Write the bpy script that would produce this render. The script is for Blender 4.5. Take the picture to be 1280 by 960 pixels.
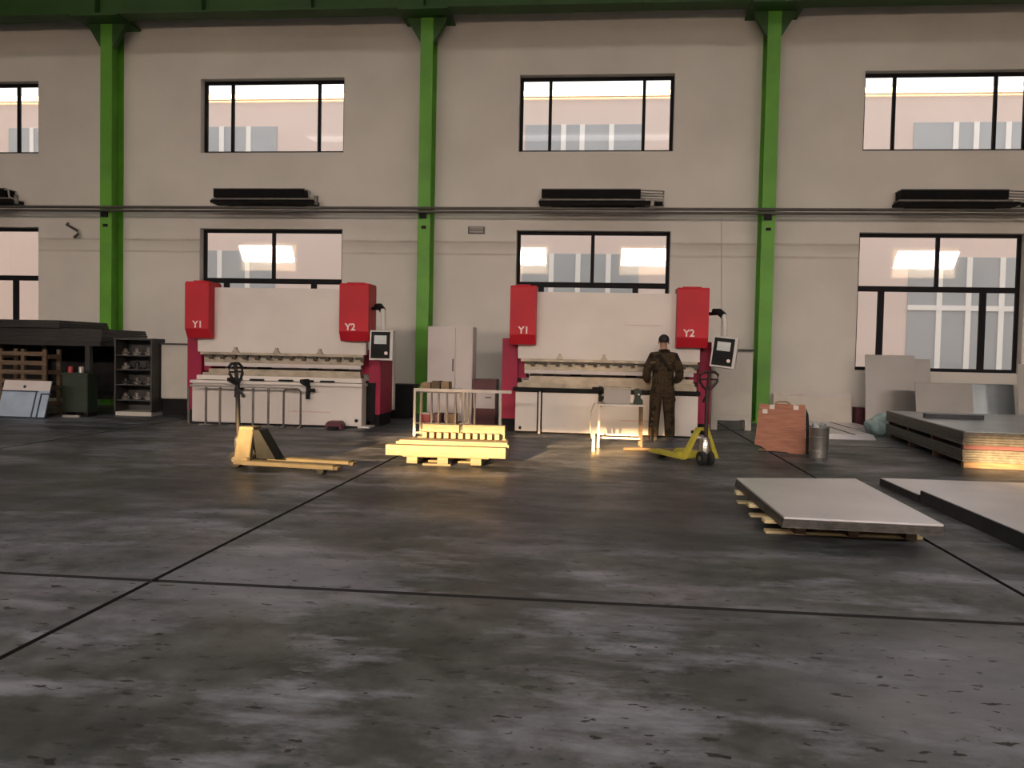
import bpy, bmesh, math, random
from mathutils import Matrix, Vector
random.seed(4)
for o in list(bpy.data.objects): bpy.data.objects.remove(o)
SC = bpy.context.scene
COL = SC.collection

# ------------------------------------------------------------------ camera
YAW, PITCH, ROLL, CAMH = .1001, .0371, .0209, 1.4
_f = Vector((-math.sin(YAW)*math.cos(PITCH), math.cos(YAW)*math.cos(PITCH), -math.sin(PITCH)))
_r = Vector((math.cos(YAW), math.sin(YAW), 0)); _u = _r.cross(_f)
_r2 = math.cos(ROLL)*_r + math.sin(ROLL)*_u
_u2 = -math.sin(ROLL)*_r + math.cos(ROLL)*_u
cd = bpy.data.cameras.new('camera'); cam = bpy.data.objects.new('camera', cd); COL.objects.link(cam)
cd.sensor_width = 36; cd.sensor_fit = 'HORIZONTAL'; cd.lens = 1050/1280*36; cd.clip_end = 300
m = Matrix((( _r2.x, _u2.x, -_f.x, 0), (_r2.y, _u2.y, -_f.y, 0), (_r2.z, _u2.z, -_f.z, CAMH), (0, 0, 0, 1)))
cam.matrix_world = m
SC.camera = cam

# ------------------------------------------------------------------ world, sun, daylight
SUN_SLOPE, SUN_SIDE = .15, .20          # low evening sun from behind the camera, a little from the left
w = bpy.data.worlds.new('evening_sky'); SC.world = w; w.use_nodes = True
bgn = w.node_tree.nodes['Background']; bgn.inputs[0].default_value = (1.0, .93, .90, 1); bgn.inputs[1].default_value = 2.0
sd = bpy.data.lights.new('sun', 'SUN'); sun = bpy.data.objects.new('sun', sd); COL.objects.link(sun)
sd.energy = 40.0; sd.color = (1, .62, .27); sd.angle = math.radians(1.0)
sun.rotation_euler = Vector((SUN_SIDE, 1, -SUN_SLOPE)).to_track_quat('-Z', 'Y').to_euler()
REAR_Y = -10.0
BAY, WX0, WW = 7.476, -9.35, 3.437
# daylight entering by the row of rear windows behind the camera
for k in range(-2, 4):
    ld = bpy.data.lights.new('rear_window_daylight', 'AREA'); lo = bpy.data.objects.new('rear_window_daylight', ld); COL.objects.link(lo)
    ld.shape = 'RECTANGLE'; ld.size = 3.2; ld.size_y = 1.5; ld.energy = 570; ld.color = (1, .86, .79); ld.spread = math.radians(100)   # sky light falls inwards and down
    lo.location = (WX0+WW/2+k*BAY+3.0, REAR_Y+.05, 6.8); lo.rotation_euler = (math.radians(50), 0, 0)
# daylight entering by the roof lights
for y in (-4.0, 4.0, 12.0):
    ld = bpy.data.lights.new('roof_light_daylight', 'AREA'); lo = bpy.data.objects.new('roof_light_daylight', ld); COL.objects.link(lo)
    ld.shape = 'RECTANGLE'; ld.size = 26; ld.size_y = 1.1; ld.energy = 225; ld.color = (1, .93, .90)
    lo.location = (-2, y, 12.20)
SC.view_settings.view_transform = 'Standard'; SC.view_settings.look = 'None'
SC.view_settings.gamma = 1; SC.view_settings.use_curve_mapping = False
SC.view_settings.exposure = 0.0

# ------------------------------------------------------------------ materials
MATS = {}
def mat(name, col, rough=.6, metal=0., var=.08, scale=4., bump=0., spec=.5, col2=None):
    """procedural material: base colour broken up by noise"""
    m = bpy.data.materials.new(name); m.use_nodes = True; nt = m.node_tree; b = nt.nodes['Principled BSDF']
    tc = nt.nodes.new('ShaderNodeTexCoord'); nz = nt.nodes.new('ShaderNodeTexNoise')
    nz.inputs['Scale'].default_value = scale; nz.inputs['Detail'].default_value = 5
    nt.links.new(tc.outputs['Object'], nz.inputs['Vector'])
    rp = nt.nodes.new('ShaderNodeValToRGB')
    a = col2 if col2 else tuple(c*(1-var*2) for c in col)
    rp.color_ramp.elements[0].color = (*a, 1); rp.color_ramp.elements[1].color = (*[min(1, c*(1+var*.6)) for c in col], 1)
    rp.color_ramp.elements[0].position = .3; rp.color_ramp.elements[1].position = .65
    nt.links.new(nz.outputs['Fac'], rp.inputs['Fac']); nt.links.new(rp.outputs['Color'], b.inputs['Base Color'])
    b.inputs['Roughness'].default_value = rough; b.inputs['Metallic'].default_value = metal
    b.inputs['Specular IOR Level'].default_value = spec
    if bump:
        bp = nt.nodes.new('ShaderNodeBump'); bp.inputs['Strength'].default_value = bump; bp.inputs['Distance'].default_value = .01
        nt.links.new(nz.outputs['Fac'], bp.inputs['Height']); nt.links.new(bp.outputs['Normal'], b.inputs['Normal'])
    MATS[name] = m; return m
def wood(name, col, dark):
    m = mat(name, col, .65, 0, .1, 6, .15, .3)
    nt = m.node_tree; b = nt.nodes['Principled BSDF']
    tc = nt.nodes['Texture Coordinate']; mp = nt.nodes.new('ShaderNodeMapping'); mp.inputs['Scale'].default_value = (1.2, 9, 14)
    nz = [n for n in nt.nodes if n.type == 'TEX_NOISE'][0]; nz.inputs['Scale'].default_value = 3
    nt.links.new(tc.outputs['Object'], mp.inputs[0]); nt.links.new(mp.outputs[0], nz.inputs['Vector'])
    rp = [n for n in nt.nodes if n.type == 'VALTORGB'][0]; rp.color_ramp.elements[0].color = (*dark, 1)
    return m
def emit(name, col, s):
    m = bpy.data.materials.new(name); m.use_nodes = True; b = m.node_tree.nodes['Principled BSDF']
    b.inputs['Base Color'].default_value = (*col, 1); b.inputs['Emission Color'].default_value = (*col, 1); b.inputs['Emission Strength'].default_value = s
    MATS[name] = m; return m
def glass(name, tint=(.93, .95, .95)):
    m = bpy.data.materials.new(name); m.use_nodes = True; nt = m.node_tree; nt.nodes.clear()
    out = nt.nodes.new('ShaderNodeOutputMaterial'); mx = nt.nodes.new('ShaderNodeMixShader'); fr = nt.nodes.new('ShaderNodeFresnel')
    tr = nt.nodes.new('ShaderNodeBsdfTransparent'); gl = nt.nodes.new('ShaderNodeBsdfGlossy'); nz = nt.nodes.new('ShaderNodeTexNoise')
    fr.inputs[0].default_value = 1.5; tr.inputs[0].default_value = (*tint, 1); gl.inputs['Roughness'].default_value = .02
    nz.inputs['Scale'].default_value = .5; bp = nt.nodes.new('ShaderNodeBump'); bp.inputs['Strength'].default_value = .03; bp.inputs['Distance'].default_value = .1
    nt.links.new(nz.outputs['Fac'], bp.inputs['Height']); nt.links.new(bp.outputs['Normal'], gl.inputs['Normal'])
    nt.links.new(fr.outputs[0], mx.inputs[0]); nt.links.new(tr.outputs[0], mx.inputs[1]); nt.links.new(gl.outputs[0], mx.inputs[2])
    nt.links.new(mx.outputs[0], out.inputs[0]); MATS[name] = m; return m

mat('wall_paint', (.70, .655, .60), .8, 0, .05, .6, 0, .25)
mat('wall_seam', (.60, .54, .48), .8, 0, .08, 1.5)
mat('rear_paint', (.55, .53, .50), .85, 0, .06, .5)
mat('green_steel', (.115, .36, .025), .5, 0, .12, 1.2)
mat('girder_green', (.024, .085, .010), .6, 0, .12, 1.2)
mat('bin_green', (.014, .026, .013), .6, 0, .2, 3)
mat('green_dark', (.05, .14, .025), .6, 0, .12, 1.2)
mat('frame_black', (.012, .011, .013), .6, 0, .1, 4, 0, .15)
mat('pipe_grey', (.10, .09, .08), .5, .3, .15, 3)
mat('heater_black', (.008, .007, .007), .7, 0, .15, 5, 0, .12)
mat('heater_metal', (.20, .18, .16), .5, .3, .15, 5)
mat('machine_white', (.66, .60, .55), .42, 0, .04, 1.2)
mat('machine_red', (.50, .018, .030), .5, 0, .08, 1.5, 0, .25)
mat('machine_crimson', (.34, .015, .055), .5, 0, .12, 1.5, 0, .25)
mat('machine_dark', (.014, .013, .013), .7, 0, .2, 4, 0, .15)
mat('tool_steel', (.34, .29, .22), .4, .55, .15, 5)
mat('tool_dark', (.06, .045, .03), .5, .4, .2, 8)
mat('print_white', (.85, .70, .66), .6, 0, .02)
mat('print_pink', (.62, .40, .36), .6, 0, .05)
mat('black_plastic', (.010, .010, .010), .6, 0, .1, 4, 0, .15)
mat('screen_grey', (.30, .34, .33), .25, 0, .08)
mat('panel_case', (.55, .52, .49), .45, 0, .05)
mat('cabinet_grey', (.50, .47, .41), .55, 0, .06, 2)
mat('cabinet_dark', (.045, .042, .038), .6, 0, .15, 3)
mat('cabinet_white', (.58, .52, .50), .5, 0, .04, 2)
mat('maroon', (.085, .010, .018), .5, 0, .15, 3)
mat('jack_orange', (.092, .074, .040), .6, 0, .15, 6)
mat('jack_yellow', (.46, .40, .045), .45, 0, .12, 6)
mat('gusset_shade', (.012, .013, .014), .8, 0, .15, 5, 0, .1)  # shade on the truck's side put into the colour
mat('rubber', (.012, .012, .012), .75, 0, .1)
mat('chrome', (.55, .53, .50), .25, .9, .08, 5)
mat('handle_black', (.012, .010, .011), .7, 0, .15)
mat('handle_maroon', (.028, .009, .010), .6, 0, .15)
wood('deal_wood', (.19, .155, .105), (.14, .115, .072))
wood('pale_wood', (.66, .55, .33), (.52, .41, .22))
wood('brown_wood', (.15, .10, .06), (.08, .05, .03))
wood('plywood', (.36, .155, .095), (.25, .10, .06))
mat('cardboard', (.30, .20, .11), .8, 0, .15, 6)
mat('paper_white', (.62, .56, .52), .7, 0, .05)
mat('board_beige', (.60, .54, .46), .6, 0, .06, 2)
mat('galv', (.68, .67, .70), .34, .6, .08, 1.2, 0, .5, (.60, .59, .62))
mat('steel_sheet', (.27, .25, .235), .42, .4, .08, .9)
mat('steel_film', (.34, .39, .42), .28, .4, .12, 1.5)
mat('steel_edge', (.078, .073, .064), .45, .5, .25, 14)
mat('steel_darkedge', (.022, .024, .030), .5, .2, .3, 9)
mat('steel_dark', (.032, .029, .027), .45, .4, .2, 2)
mat('bar_steel', (.15, .13, .115), .45, .5, .2, 5)
mat('bar_pale', (.42, .38, .34), .4, .5, .1, 5)
mat('bucket_steel', (.52, .50, .46), .3, .85, .12, 9)
mat('blue_film', (.34, .42, .52), .3, 0, .10, 3)
mat('blue_dark', (.02, .035, .06), .6, 0, .15)
mat('red_paint', (.32, .03, .03), .5, 0, .15, 5)
mat('plastic_wrap', (.32, .44, .44), .22, 0, .25, 7, .4)
mat('facade_pink', (.74, .62, .58), .9, 0, .03, .15)
mat('facade_white', (.86, .84, .83), .7, 0, .02, .3)
mat('facade_glass', (.42, .44, .47), .35, 0, .06, .4)
mat('yard_concrete', (.30, .29, .27), .9, 0, .1, .3)
mat('skin', (.36, .20, .13), .55, 0, .08, 9)
mat('hair', (.012, .009, .008), .7, 0, .3, 40)
mat('boots', (.016, .012, .010), .6, 0, .2, 8)
emit('roof_glow', (.95, .96, 1.0), 1.0)
glass('window_glass')
def frosted(name):
    m = bpy.data.materials.new(name); m.use_nodes = True; nt = m.node_tree; nt.nodes.clear()
    out = nt.nodes.new('ShaderNodeOutputMaterial'); a = nt.nodes.new('ShaderNodeBsdfTranslucent'); d = nt.nodes.new('ShaderNodeBsdfDiffuse'); mx = nt.nodes.new('ShaderNodeMixShader')
    a.inputs[0].default_value = (.85, .84, .82, 1); d.inputs[0].default_value = (.8, .8, .8, 1); mx.inputs[0].default_value = .3
    nt.links.new(a.outputs[0], mx.inputs[1]); nt.links.new(d.outputs[0], mx.inputs[2]); nt.links.new(mx.outputs[0], out.inputs[0]); MATS[name] = m
frosted('frosted_glass')
def camo():
    m = bpy.data.materials.new('camouflage'); m.use_nodes = True; nt = m.node_tree; b = nt.nodes['Principled BSDF']
    tc = nt.nodes.new('ShaderNodeTexCoord'); nz = nt.nodes.new('ShaderNodeTexNoise'); nz.inputs['Scale'].default_value = 9; nz.inputs['Detail'].default_value = 2
    rp = nt.nodes.new('ShaderNodeValToRGB'); rp.color_ramp.interpolation = 'CONSTANT'
    e = rp.color_ramp.elements; e[0].position = 0; e[0].color = (.014, .009, .007, 1); e[1].position = .42; e[1].color = (.038, .027, .014, 1)
    for p, c in ((.52, (.056, .033, .018, 1)), (.60, (.023, .021, .011, 1)), (.68, (.15, .105, .06, 1))):
        q = e.new(p); q.color = c
    nt.links.new(tc.outputs['Object'], nz.inputs['Vector']); nt.links.new(nz.outputs['Fac'], rp.inputs[0]); nt.links.new(rp.outputs[0], b.inputs['Base Color'])
    b.inputs['Roughness'].default_value = .85; b.inputs['Specular IOR Level'].default_value = .2; MATS['camouflage'] = m
camo()
def floor_mat():
    """worn polished concrete: mottled patches, tyre smears, dark chips"""
    m = bpy.data.materials.new('worn_concrete'); m.use_nodes = True; nt = m.node_tree; N = nt.nodes; L = nt.links; b = N['Principled BSDF']
    geo = N.new('ShaderNodeNewGeometry')
    def noise(scale, sx=1, sy=1, detail=5, rough=.55, off=0):
        mp = N.new('ShaderNodeMapping'); mp.inputs['Scale'].default_value = (sx, sy, 1); mp.inputs['Location'].default_value = (off, off*.7, 0)
        L.new(geo.outputs['Position'], mp.inputs[0]); n = N.new('ShaderNodeTexNoise'); n.inputs['Scale'].default_value = scale
        n.inputs['Detail'].default_value = detail; n.inputs['Roughness'].default_value = rough; L.new(mp.outputs[0], n.inputs['Vector']); return n.outputs['Fac']
    def ramp(fac, stops):
        r = N.new('ShaderNodeValToRGB'); e = r.color_ramp.elements
        e[0].position, e[0].color = stops[0][0], (*stops[0][1], 1); e[1].position, e[1].color = stops[-1][0], (*stops[-1][1], 1)
        for p, c in stops[1:-1]: q = e.new(p); q.color = (*c, 1)
        L.new(fac, r.inputs[0]); return r.outputs[0]
    def mix(fac, a, bb, mode='MIX'):
        x = N.new('ShaderNodeMix'); x.data_type = 'RGBA'; x.blend_type = mode
        if isinstance(fac, float): x.inputs['Factor'].default_value = fac
        else: L.new(fac, x.inputs['Factor'])
        L.new(a, x.inputs['A']); L.new(bb, x.inputs['B']); return x.outputs['Result']
    base = ramp(noise(.45, 1, 1.3, 6, .6), ((.36, (.025, .030, .028)), (.5, (.050, .055, .055)), (.62, (.100, .104, .118))))
    fine = ramp(noise(5, 1, 1, 8, .65, 3), ((.3, (.45, .45, .45)), (.7, (1.5, 1.48, 1.48))))
    c = mix(1.0, base, fine, 'MULTIPLY')
    pale = ramp(noise(1.3, .7, 1.6, 7, .7, 11), ((.50, (0, 0, 0)), (.64, (1, 1, 1))))
    palec = N.new('ShaderNodeRGB'); palec.outputs[0].default_value = (.160, .168, .198, 1)
    c = mix(pale, c, palec.outputs[0])
    smear = ramp(noise(.8, .5, 2.4, 6, .65, 23), ((.52, (0, 0, 0)), (.66, (.85, .85, .85))))
    dk = N.new('ShaderNodeRGB'); dk.outputs[0].default_value = (.030, .031, .032, 1)
    c = mix(smear, c, dk.outputs[0])
    def patch(cx, cy, rx, ry, off, amount):
        mp = N.new('ShaderNodeMapping'); mp.vector_type = 'TEXTURE'; mp.inputs['Location'].default_value = (cx, cy, 0); mp.inputs['Scale'].default_value = (rx, ry, 1)
        L.new(geo.outputs['Position'], mp.inputs[0]); gr = N.new('ShaderNodeTexGradient'); gr.gradient_type = 'SPHERICAL'; L.new(mp.outputs[0], gr.inputs[0])
        ad = N.new('ShaderNodeMath'); ad.operation = 'MULTIPLY'; L.new(gr.outputs['Fac'], ad.inputs[0]); L.new(noise(1.6, .8, 1.5, 7, .65, off), ad.inputs[1])
        return ramp(ad.outputs[0], ((.10, (0, 0, 0)), (.34, (amount,)*3)))
    # oily stain in the driving lane, worn pale areas nearer the camera
    c = mix(patch(.4, 7.4, 3.6, 2.6, 41, .75), c, dk.outputs[0])
    c = mix(patch(-5.0, 7.6, 3.2, 2.2, 47, .6), c, dk.outputs[0])
    c = mix(patch(2.0, 3.7, 1.9, 1.5, 53, .55), c, palec.outputs[0])
    c = mix(patch(-2.0, 5.0, 1.2, 1.1, 59, .6), c, palec.outputs[0])
    chips = ramp(noise(8.5, 1, 1.9, 3, .55, 31), ((.63, (0, 0, 0)), (.655, (1, 1, 1))))
    ck = N.new('ShaderNodeRGB'); ck.outputs[0].default_value = (.016, .015, .014, 1)
    c = mix(chips, c, ck.outputs[0])
    L.new(c, b.inputs['Base Color'])
    rr = ramp(noise(.9, 1, 1.4, 6, .6, 7), ((.3, (.32,)*3), (.7, (.58,)*3)))
    L.new(rr, b.inputs['Roughness']); b.inputs['Specular IOR Level'].default_value = .2
    bp = N.new('ShaderNodeBump'); bp.inputs['Strength'].default_value = .12; bp.inputs['Distance'].default_value = .01
    L.new(noise(3.5, 1, 1, 6, .6, 5), bp.inputs['Height']); L.new(bp.outputs[0], b.inputs['Normal'])
    MATS['worn_concrete'] = m
floor_mat()
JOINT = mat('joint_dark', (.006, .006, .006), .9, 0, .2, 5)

# ------------------------------------------------------------------ builders
def R(d): return math.radians(d)
class MB:
    def __init__(s): s.v = []; s.f = []
    def add(s, vs, fs, M=None):
        n = len(s.v)
        for p in vs:
            p = Vector(p); s.v.append(tuple(M @ p) if M else tuple(p))
        s.f += [tuple(i+n for i in q) for q in fs]; return s
    def box(s, x0, x1, y0, y1, z0, z1, M=None):
        return s.add([(x0,y0,z0),(x1,y0,z0),(x1,y1,z0),(x0,y1,z0),(x0,y0,z1),(x1,y0,z1),(x1,y1,z1),(x0,y1,z1)],
                     [(0,3,2,1),(4,5,6,7),(0,1,5,4),(1,2,6,5),(2,3,7,6),(3,0,4,7)], M)
    def prism(s, pts, axis, a, b, M=None):
        def P(p, t): return {'x': (t, p[0], p[1]), 'y': (p[0], t, p[1]), 'z': (p[0], p[1], t)}[axis]
        n = len(pts); vs = [P(p, a) for p in pts] + [P(p, b) for p in pts]
        return s.add(vs, [tuple(range(n))[::-1], tuple(range(n, 2*n))] + [(i, (i+1) % n, n+(i+1) % n, n+i) for i in range(n)], M)
    def tube(s, pts, r, n=8, M=None):
        pts = [Vector(p) for p in pts]; vs = []; fs = []
        rs = r if isinstance(r, (list, tuple)) else [r]*len(pts)
        up = None
        for i, p in enumerate(pts):
            d = (pts[min(i+1, len(pts)-1)] - pts[max(i-1, 0)])
            if d.length < 1e-7: d = Vector((0, 0, 1))
            d.normalize()
            if up is None: up = Vector((0, 0, 1)) if abs(d.z) < .9 else Vector((0, 1, 0))
            a = d.cross(up)
            if a.length < 1e-4: a = d.cross(Vector((1, 0, 0)))
            a.normalize(); bb = d.cross(a).normalized()
            for k in range(n):
                t = 2*math.pi*k/n; vs.append(p + rs[i]*(math.cos(t)*a + math.sin(t)*bb))
        for i in range(len(pts)-1):
            for k in range(n):
                fs.append((i*n+k, i*n+(k+1) % n, (i+1)*n+(k+1) % n, (i+1)*n+k))
        fs.append(tuple(range(n))[::-1]); fs.append(tuple(range((len(pts)-1)*n, len(pts)*n)))
        return s.add(vs, fs, M)
    def cyl(s, p0, p1, r0, r1=None, n=20, M=None):
        return s.tube([p0, p1], [r0, r0 if r1 is None else r1], n, M)
    def lathe(s, prof, n=24, M=None):
        vs = []; fs = []
        for (r, z) in prof:
            for k in range(n):
                t = 2*math.pi*k/n; vs.append((r*math.cos(t), r*math.sin(t), z))
        for i in range(len(prof)-1):
            for k in range(n): fs.append((i*n+k, i*n+(k+1) % n, (i+1)*n+(k+1) % n, (i+1)*n+k))
        return s.add(vs, fs, M)
    def sphere(s, c, r, n=16, mlat=10, M=None):
        rx, ry, rz = r if isinstance(r, (tuple, list)) else (r, r, r)
        vs = []; fs = []
        for i in range(mlat+1):
            ph = math.pi*i/mlat
            for k in range(n):
                t = 2*math.pi*k/n; vs.append((c[0]+rx*math.sin(ph)*math.cos(t), c[1]+ry*math.sin(ph)*math.sin(t), c[2]+rz*math.cos(ph)))
        for i in range(mlat):
            for k in range(n): fs.append((i*n+k, i*n+(k+1) % n, (i+1)*n+(k+1) % n, (i+1)*n+k))
        return s.add(vs, fs, M)
    def build(s, name, material, parent=None, bev=0., smooth=False):
        me = bpy.data.meshes.new(name); me.from_pydata(s.v, [], s.f)
        bm = bmesh.new(); bm.from_mesh(me)
        bmesh.ops.remove_doubles(bm, verts=bm.verts, dist=1e-6)
        bmesh.ops.recalc_face_normals(bm, faces=bm.faces)
        if bev: bmesh.ops.bevel(bm, geom=list(bm.edges), offset=bev, segments=2, affect='EDGES', clamp_overlap=True)
        bm.to_mesh(me); bm.free()
        me.materials.append(MATS[material])
        o = bpy.data.objects.new(name, me); COL.objects.link(o)
        if smooth:
            for p in me.polygons: p.use_smooth = True
            mo = o.modifiers.new('edges', 'EDGE_SPLIT'); mo.split_angle = R(40)
        if parent: o.parent = parent
        return o
def box(name, material, parent, x0, x1, y0, y1, z0, z1, bev=0.):
    return MB().box(x0, x1, y0, y1, z0, z1).build(name, material, parent, bev)
def tag(o, label, cat, group=None):
    o['label'] = label; o['category'] = cat
    if group: o['group'] = group
    return o
def thing(name, label, cat, loc=(0, 0, 0), rz=0., group=None):
    o = bpy.data.objects.new(name, None); COL.objects.link(o); o.empty_display_size = .2
    o.location = loc; o.rotation_euler = (0, 0, rz); return tag(o, label, cat, group)
def struct(o): o['kind'] = 'structure'; return o
def copy_tree(o, parent=None):
    c = o.copy(); COL.objects.link(c); c.parent = parent
    for ch in list(o.children): copy_tree(ch, c)
    return c

# ================================================================== SETTING
D = 19.0           # inner face of the far wall
XL, XR = -36.0, 22.0
# floor slabs with recessed joints
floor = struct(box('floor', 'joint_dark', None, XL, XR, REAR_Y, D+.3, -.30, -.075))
xs = [XL] + [-2.6+5.2*k for k in range(-6, 5)] + [XR]; ys = [REAR_Y, -4.6, 4.72, 14.03, D+.3]
for i in range(len(xs)-1):
    for j in range(len(ys)-1):
        g = .017
        o = MB().box(xs[i]+g, xs[i+1]-g, ys[j]+g*1.6, ys[j+1]-g*1.6, -.08, 0).build('floor_slab', 'worn_concrete', floor)
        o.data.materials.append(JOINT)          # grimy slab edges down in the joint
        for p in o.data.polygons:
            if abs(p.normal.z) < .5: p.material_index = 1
# far wall with two rows of window openings
ZLO, ZLT, ZUP, ZUT, ZTOP = 1.18, 4.17, 5.925, 7.63, 12.3
wins = [WX0+BAY*k for k in range(-3, 5)]
mb = MB()
for z0, z1, hole in ((0, ZLO, 0), (ZLO, ZLT, 1), (ZLT, ZUP, 0), (ZUP, ZUT, 1), (ZUT, ZTOP, 0)):
    if not hole: mb.box(XL, XR, D, D+.3, z0, z1)
    else:
        x = XL
        for wx in wins:
            if wx+WW > XR: continue
            if wx > x: mb.box(x, wx, D, D+.3, z0, z1)
            x = wx+WW
        mb.box(x, XR, D, D+.3, z0, z1)
struct(mb.build('wall_back', 'wall_paint'))
# slim horizontal rails on the wall between the lower windows
n = 0
for k in range(-1, 3):
    x0 = WX0+BAY*(k-1)+WW; x1 = WX0+BAY*k
    for z in (3.90, 3.62):
        n += 1
        struct(box('trim_%d' % n, 'wall_seam', None, x0, x1, D-.012, D, z-.02, z+.02))
# windows
FY0, FY1, FW = D+.20, D+.26, .075
wn = 0
def bar(parent, x0, x1, z0, z1): return box('frame_bar', 'frame_black', parent, x0, x1, FY0, FY1, z0, z1)
def pane(parent, x0, x1, z0, z1): return box('pane', 'window_glass', parent, x0, x1, FY0+.025, FY0+.031, z0, z1)
for wx in wins:
    if wx+WW > XR: continue
    for row in (0, 1):
        wn += 1
        z0, z1 = ((ZLO, ZLT), (ZUP, ZUT))[row]
        mbf = MB(); x0, x1 = wx, wx+WW
        mbf.box(x0, x1, FY0, FY1, z1-FW, z1); mbf.box(x0, x1, FY0, FY1, z0, z0+FW)
        mbf.box(x0, x0+FW, FY0, FY1, z0+FW, z1-FW); mbf.box(x1-FW, x1, FY0, FY1, z0+FW, z1-FW)
        w_ = struct(mbf.build('window_%d' % wn, 'frame_black'))
        a, b = z0+FW, z1-FW
        if row:
            ms = [x0+WW*.20, x0+WW*.81]
            for mx_ in ms: bar(w_, mx_-.035, mx_+.035, a, b)
            e = [x0+FW, ms[0]-.035, ms[0]+.035, ms[1]-.035, ms[1]+.035, x1-FW]
            for q in range(3): pane(w_, e[2*q], e[2*q+1], a, b)
        else:
            zt = 2.97; bar(w_, x0+FW, x1-FW, zt-.06, zt+.06)
            c = x0+WW*.5; bar(w_, c-.04, c+.04, zt+.06, b)
            pane(w_, x0+FW, c-.04, zt+.06, b); pane(w_, c+.04, x1-FW, zt+.06, b)
            ms = [x0+WW*.165, x0+WW*.785]
            for mx_ in ms: bar(w_, mx_-.065, mx_+.065, a, zt-.06)
            e = [x0+FW, ms[0]-.065, ms[0]+.065, ms[1]-.065, ms[1]+.065, x1-FW]
            for q in range(3): pane(w_, e[2*q], e[2*q+1], a, zt-.06)
# side walls, rear wall with two doorways shaped for the sun beam and a window row, roof
struct(box('wall_left', 'rear_paint', None, XL-.3, XL, REAR_Y-.3, D+.3, 0, ZTOP))
struct(box('wall_right', 'rear_paint', None, XR, XR+.3, REAR_Y-.3, D+.3, 0, ZTOP))
DOORS = ((-8.15, -3.77), (.60, 6.5)); DH = 3.59  # unseen openings, edges and lintels set to shape the sun patch
rw = [WX0+k*BAY+3.0 for k in range(-4, 4)]; rw = [x for x in rw if x > XL and x+WW < XR]
mb = MB(); x = XL
for a, b in DOORS:
    mb.box(x, a, REAR_Y-.3, REAR_Y, 0, DH); x = b
mb.box(x, XR, REAR_Y-.3, REAR_Y, 0, DH)
mb.box(XL, -5.05, REAR_Y-.3, REAR_Y, DH, 3.68); mb.box(-3.77, XR, REAR_Y-.3, REAR_Y, DH, 3.68); mb.box(XL, XR, REAR_Y-.3, REAR_Y, 3.68, 6.0); mb.box(XL, XR, REAR_Y-.3, REAR_Y, 7.6, ZTOP)
x = XL
for a in rw:
    mb.box(x, a, REAR_Y-.3, REAR_Y, 6.0, 7.6); x = a+WW
mb.box(x, XR, REAR_Y-.3, REAR_Y, 6.0, 7.6)
struct(mb.build('wall_front', 'rear_paint'))
for k, a in enumerate(rw):
    struct(box('window_%d' % (wn+1+k), 'frosted_glass', None, a, a+WW, REAR_Y-.2, REAR_Y-.18, 6.0, 7.6))
mb = MB()
ry = [REAR_Y-.3]
for y in (-4.0, 4.0, 12.0): ry += [y-.6, y+.6]
ry.append(D+.3)
for i in range(0, len(ry), 2): mb.box(XL, XR, ry[i], ry[i+1], ZTOP, ZTOP+.2)
for y in (-4.0, 4.0, 12.0):
    mb.box(XL, -15.2, y-.6, y+.6, ZTOP, ZTOP+.2); mb.box(11.2, XR, y-.6, y+.6, ZTOP, ZTOP+.2)
struct(mb.build('ceiling', 'green_dark'))
for k, y in enumerate((-4.0, 4.0, 12.0)):
    struct(box('window_%d' % (wn+20+k), 'frosted_glass', None, -15.2, 11.2, y-.6, y+.6, ZTOP+.05, ZTOP+.08))
# green steel columns, crane girder
CX = [-11.38+BAY*k for k in range(-1, 4)]
names = ['green steel column left of the dark sheet rack', 'green steel column beside the dark sheet rack at the left', 'green steel column between the two press brakes',
         'green steel column behind the leaning brown board', 'green steel column past the right window']
for k, cx in enumerate(CX):
    c = thing('steel_column', names[k], 'column', (cx, D-.25, 0), 0, 'green wall columns')
    hw = .14
    box('front_flange', 'green_steel', c, -hw, hw, -.25, -.225, 0, 8.74)
    box('rear_flange', 'green_steel', c, -hw, hw, .225, .25, 0, 8.74)
    box('web', 'green_steel', c, -.012, .012, -.225, .225, 0, 8.74)
    box('base_plate', 'green_steel', c, -.22, .22, -.33, .25, 0, .03)
    for s in (-1, 1):
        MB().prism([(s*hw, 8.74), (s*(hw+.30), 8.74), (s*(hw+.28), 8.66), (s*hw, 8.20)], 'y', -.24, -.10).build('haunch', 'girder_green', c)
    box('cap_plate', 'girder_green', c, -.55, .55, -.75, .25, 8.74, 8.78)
    box('pipe_clamp', 'frame_black', c, -.10, .06, -.30, -.25, 4.34, 4.47)
    box('pipe_clamp', 'frame_black', c, -.05, .05, -.285, -.25, 4.12, 4.18)
g = thing('crane_girder', 'dark green crane girder running along the top of the wall', 'girder', (0, 18.25, 8.78))
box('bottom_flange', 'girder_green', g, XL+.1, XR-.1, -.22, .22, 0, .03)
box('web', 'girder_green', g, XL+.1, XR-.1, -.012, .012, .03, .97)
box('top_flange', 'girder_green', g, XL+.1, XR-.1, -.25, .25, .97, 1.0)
for k in range(-2, 4):
    for q in range(3):
        xx = -11.38+BAY*k+q*BAY/3
        if XL < xx < XR: box('stiffener', 'girder_green', g, xx-.012, xx+.012, -.21, -.012, .03, .97)
# heating pipes along the wall
for z, r, lb in ((4.555, .034, 'upper dark heating pipe running along the far wall'), (4.475, .030, 'lower dark heating pipe running along the far wall')):
    tag(MB().tube([(XL+.05, 18.42, z), (XR-.05, 18.42, z)], r, 10).build('heating_pipe', 'pipe_grey', None, 0, True), lb, 'pipe', 'heating pipes')
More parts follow.
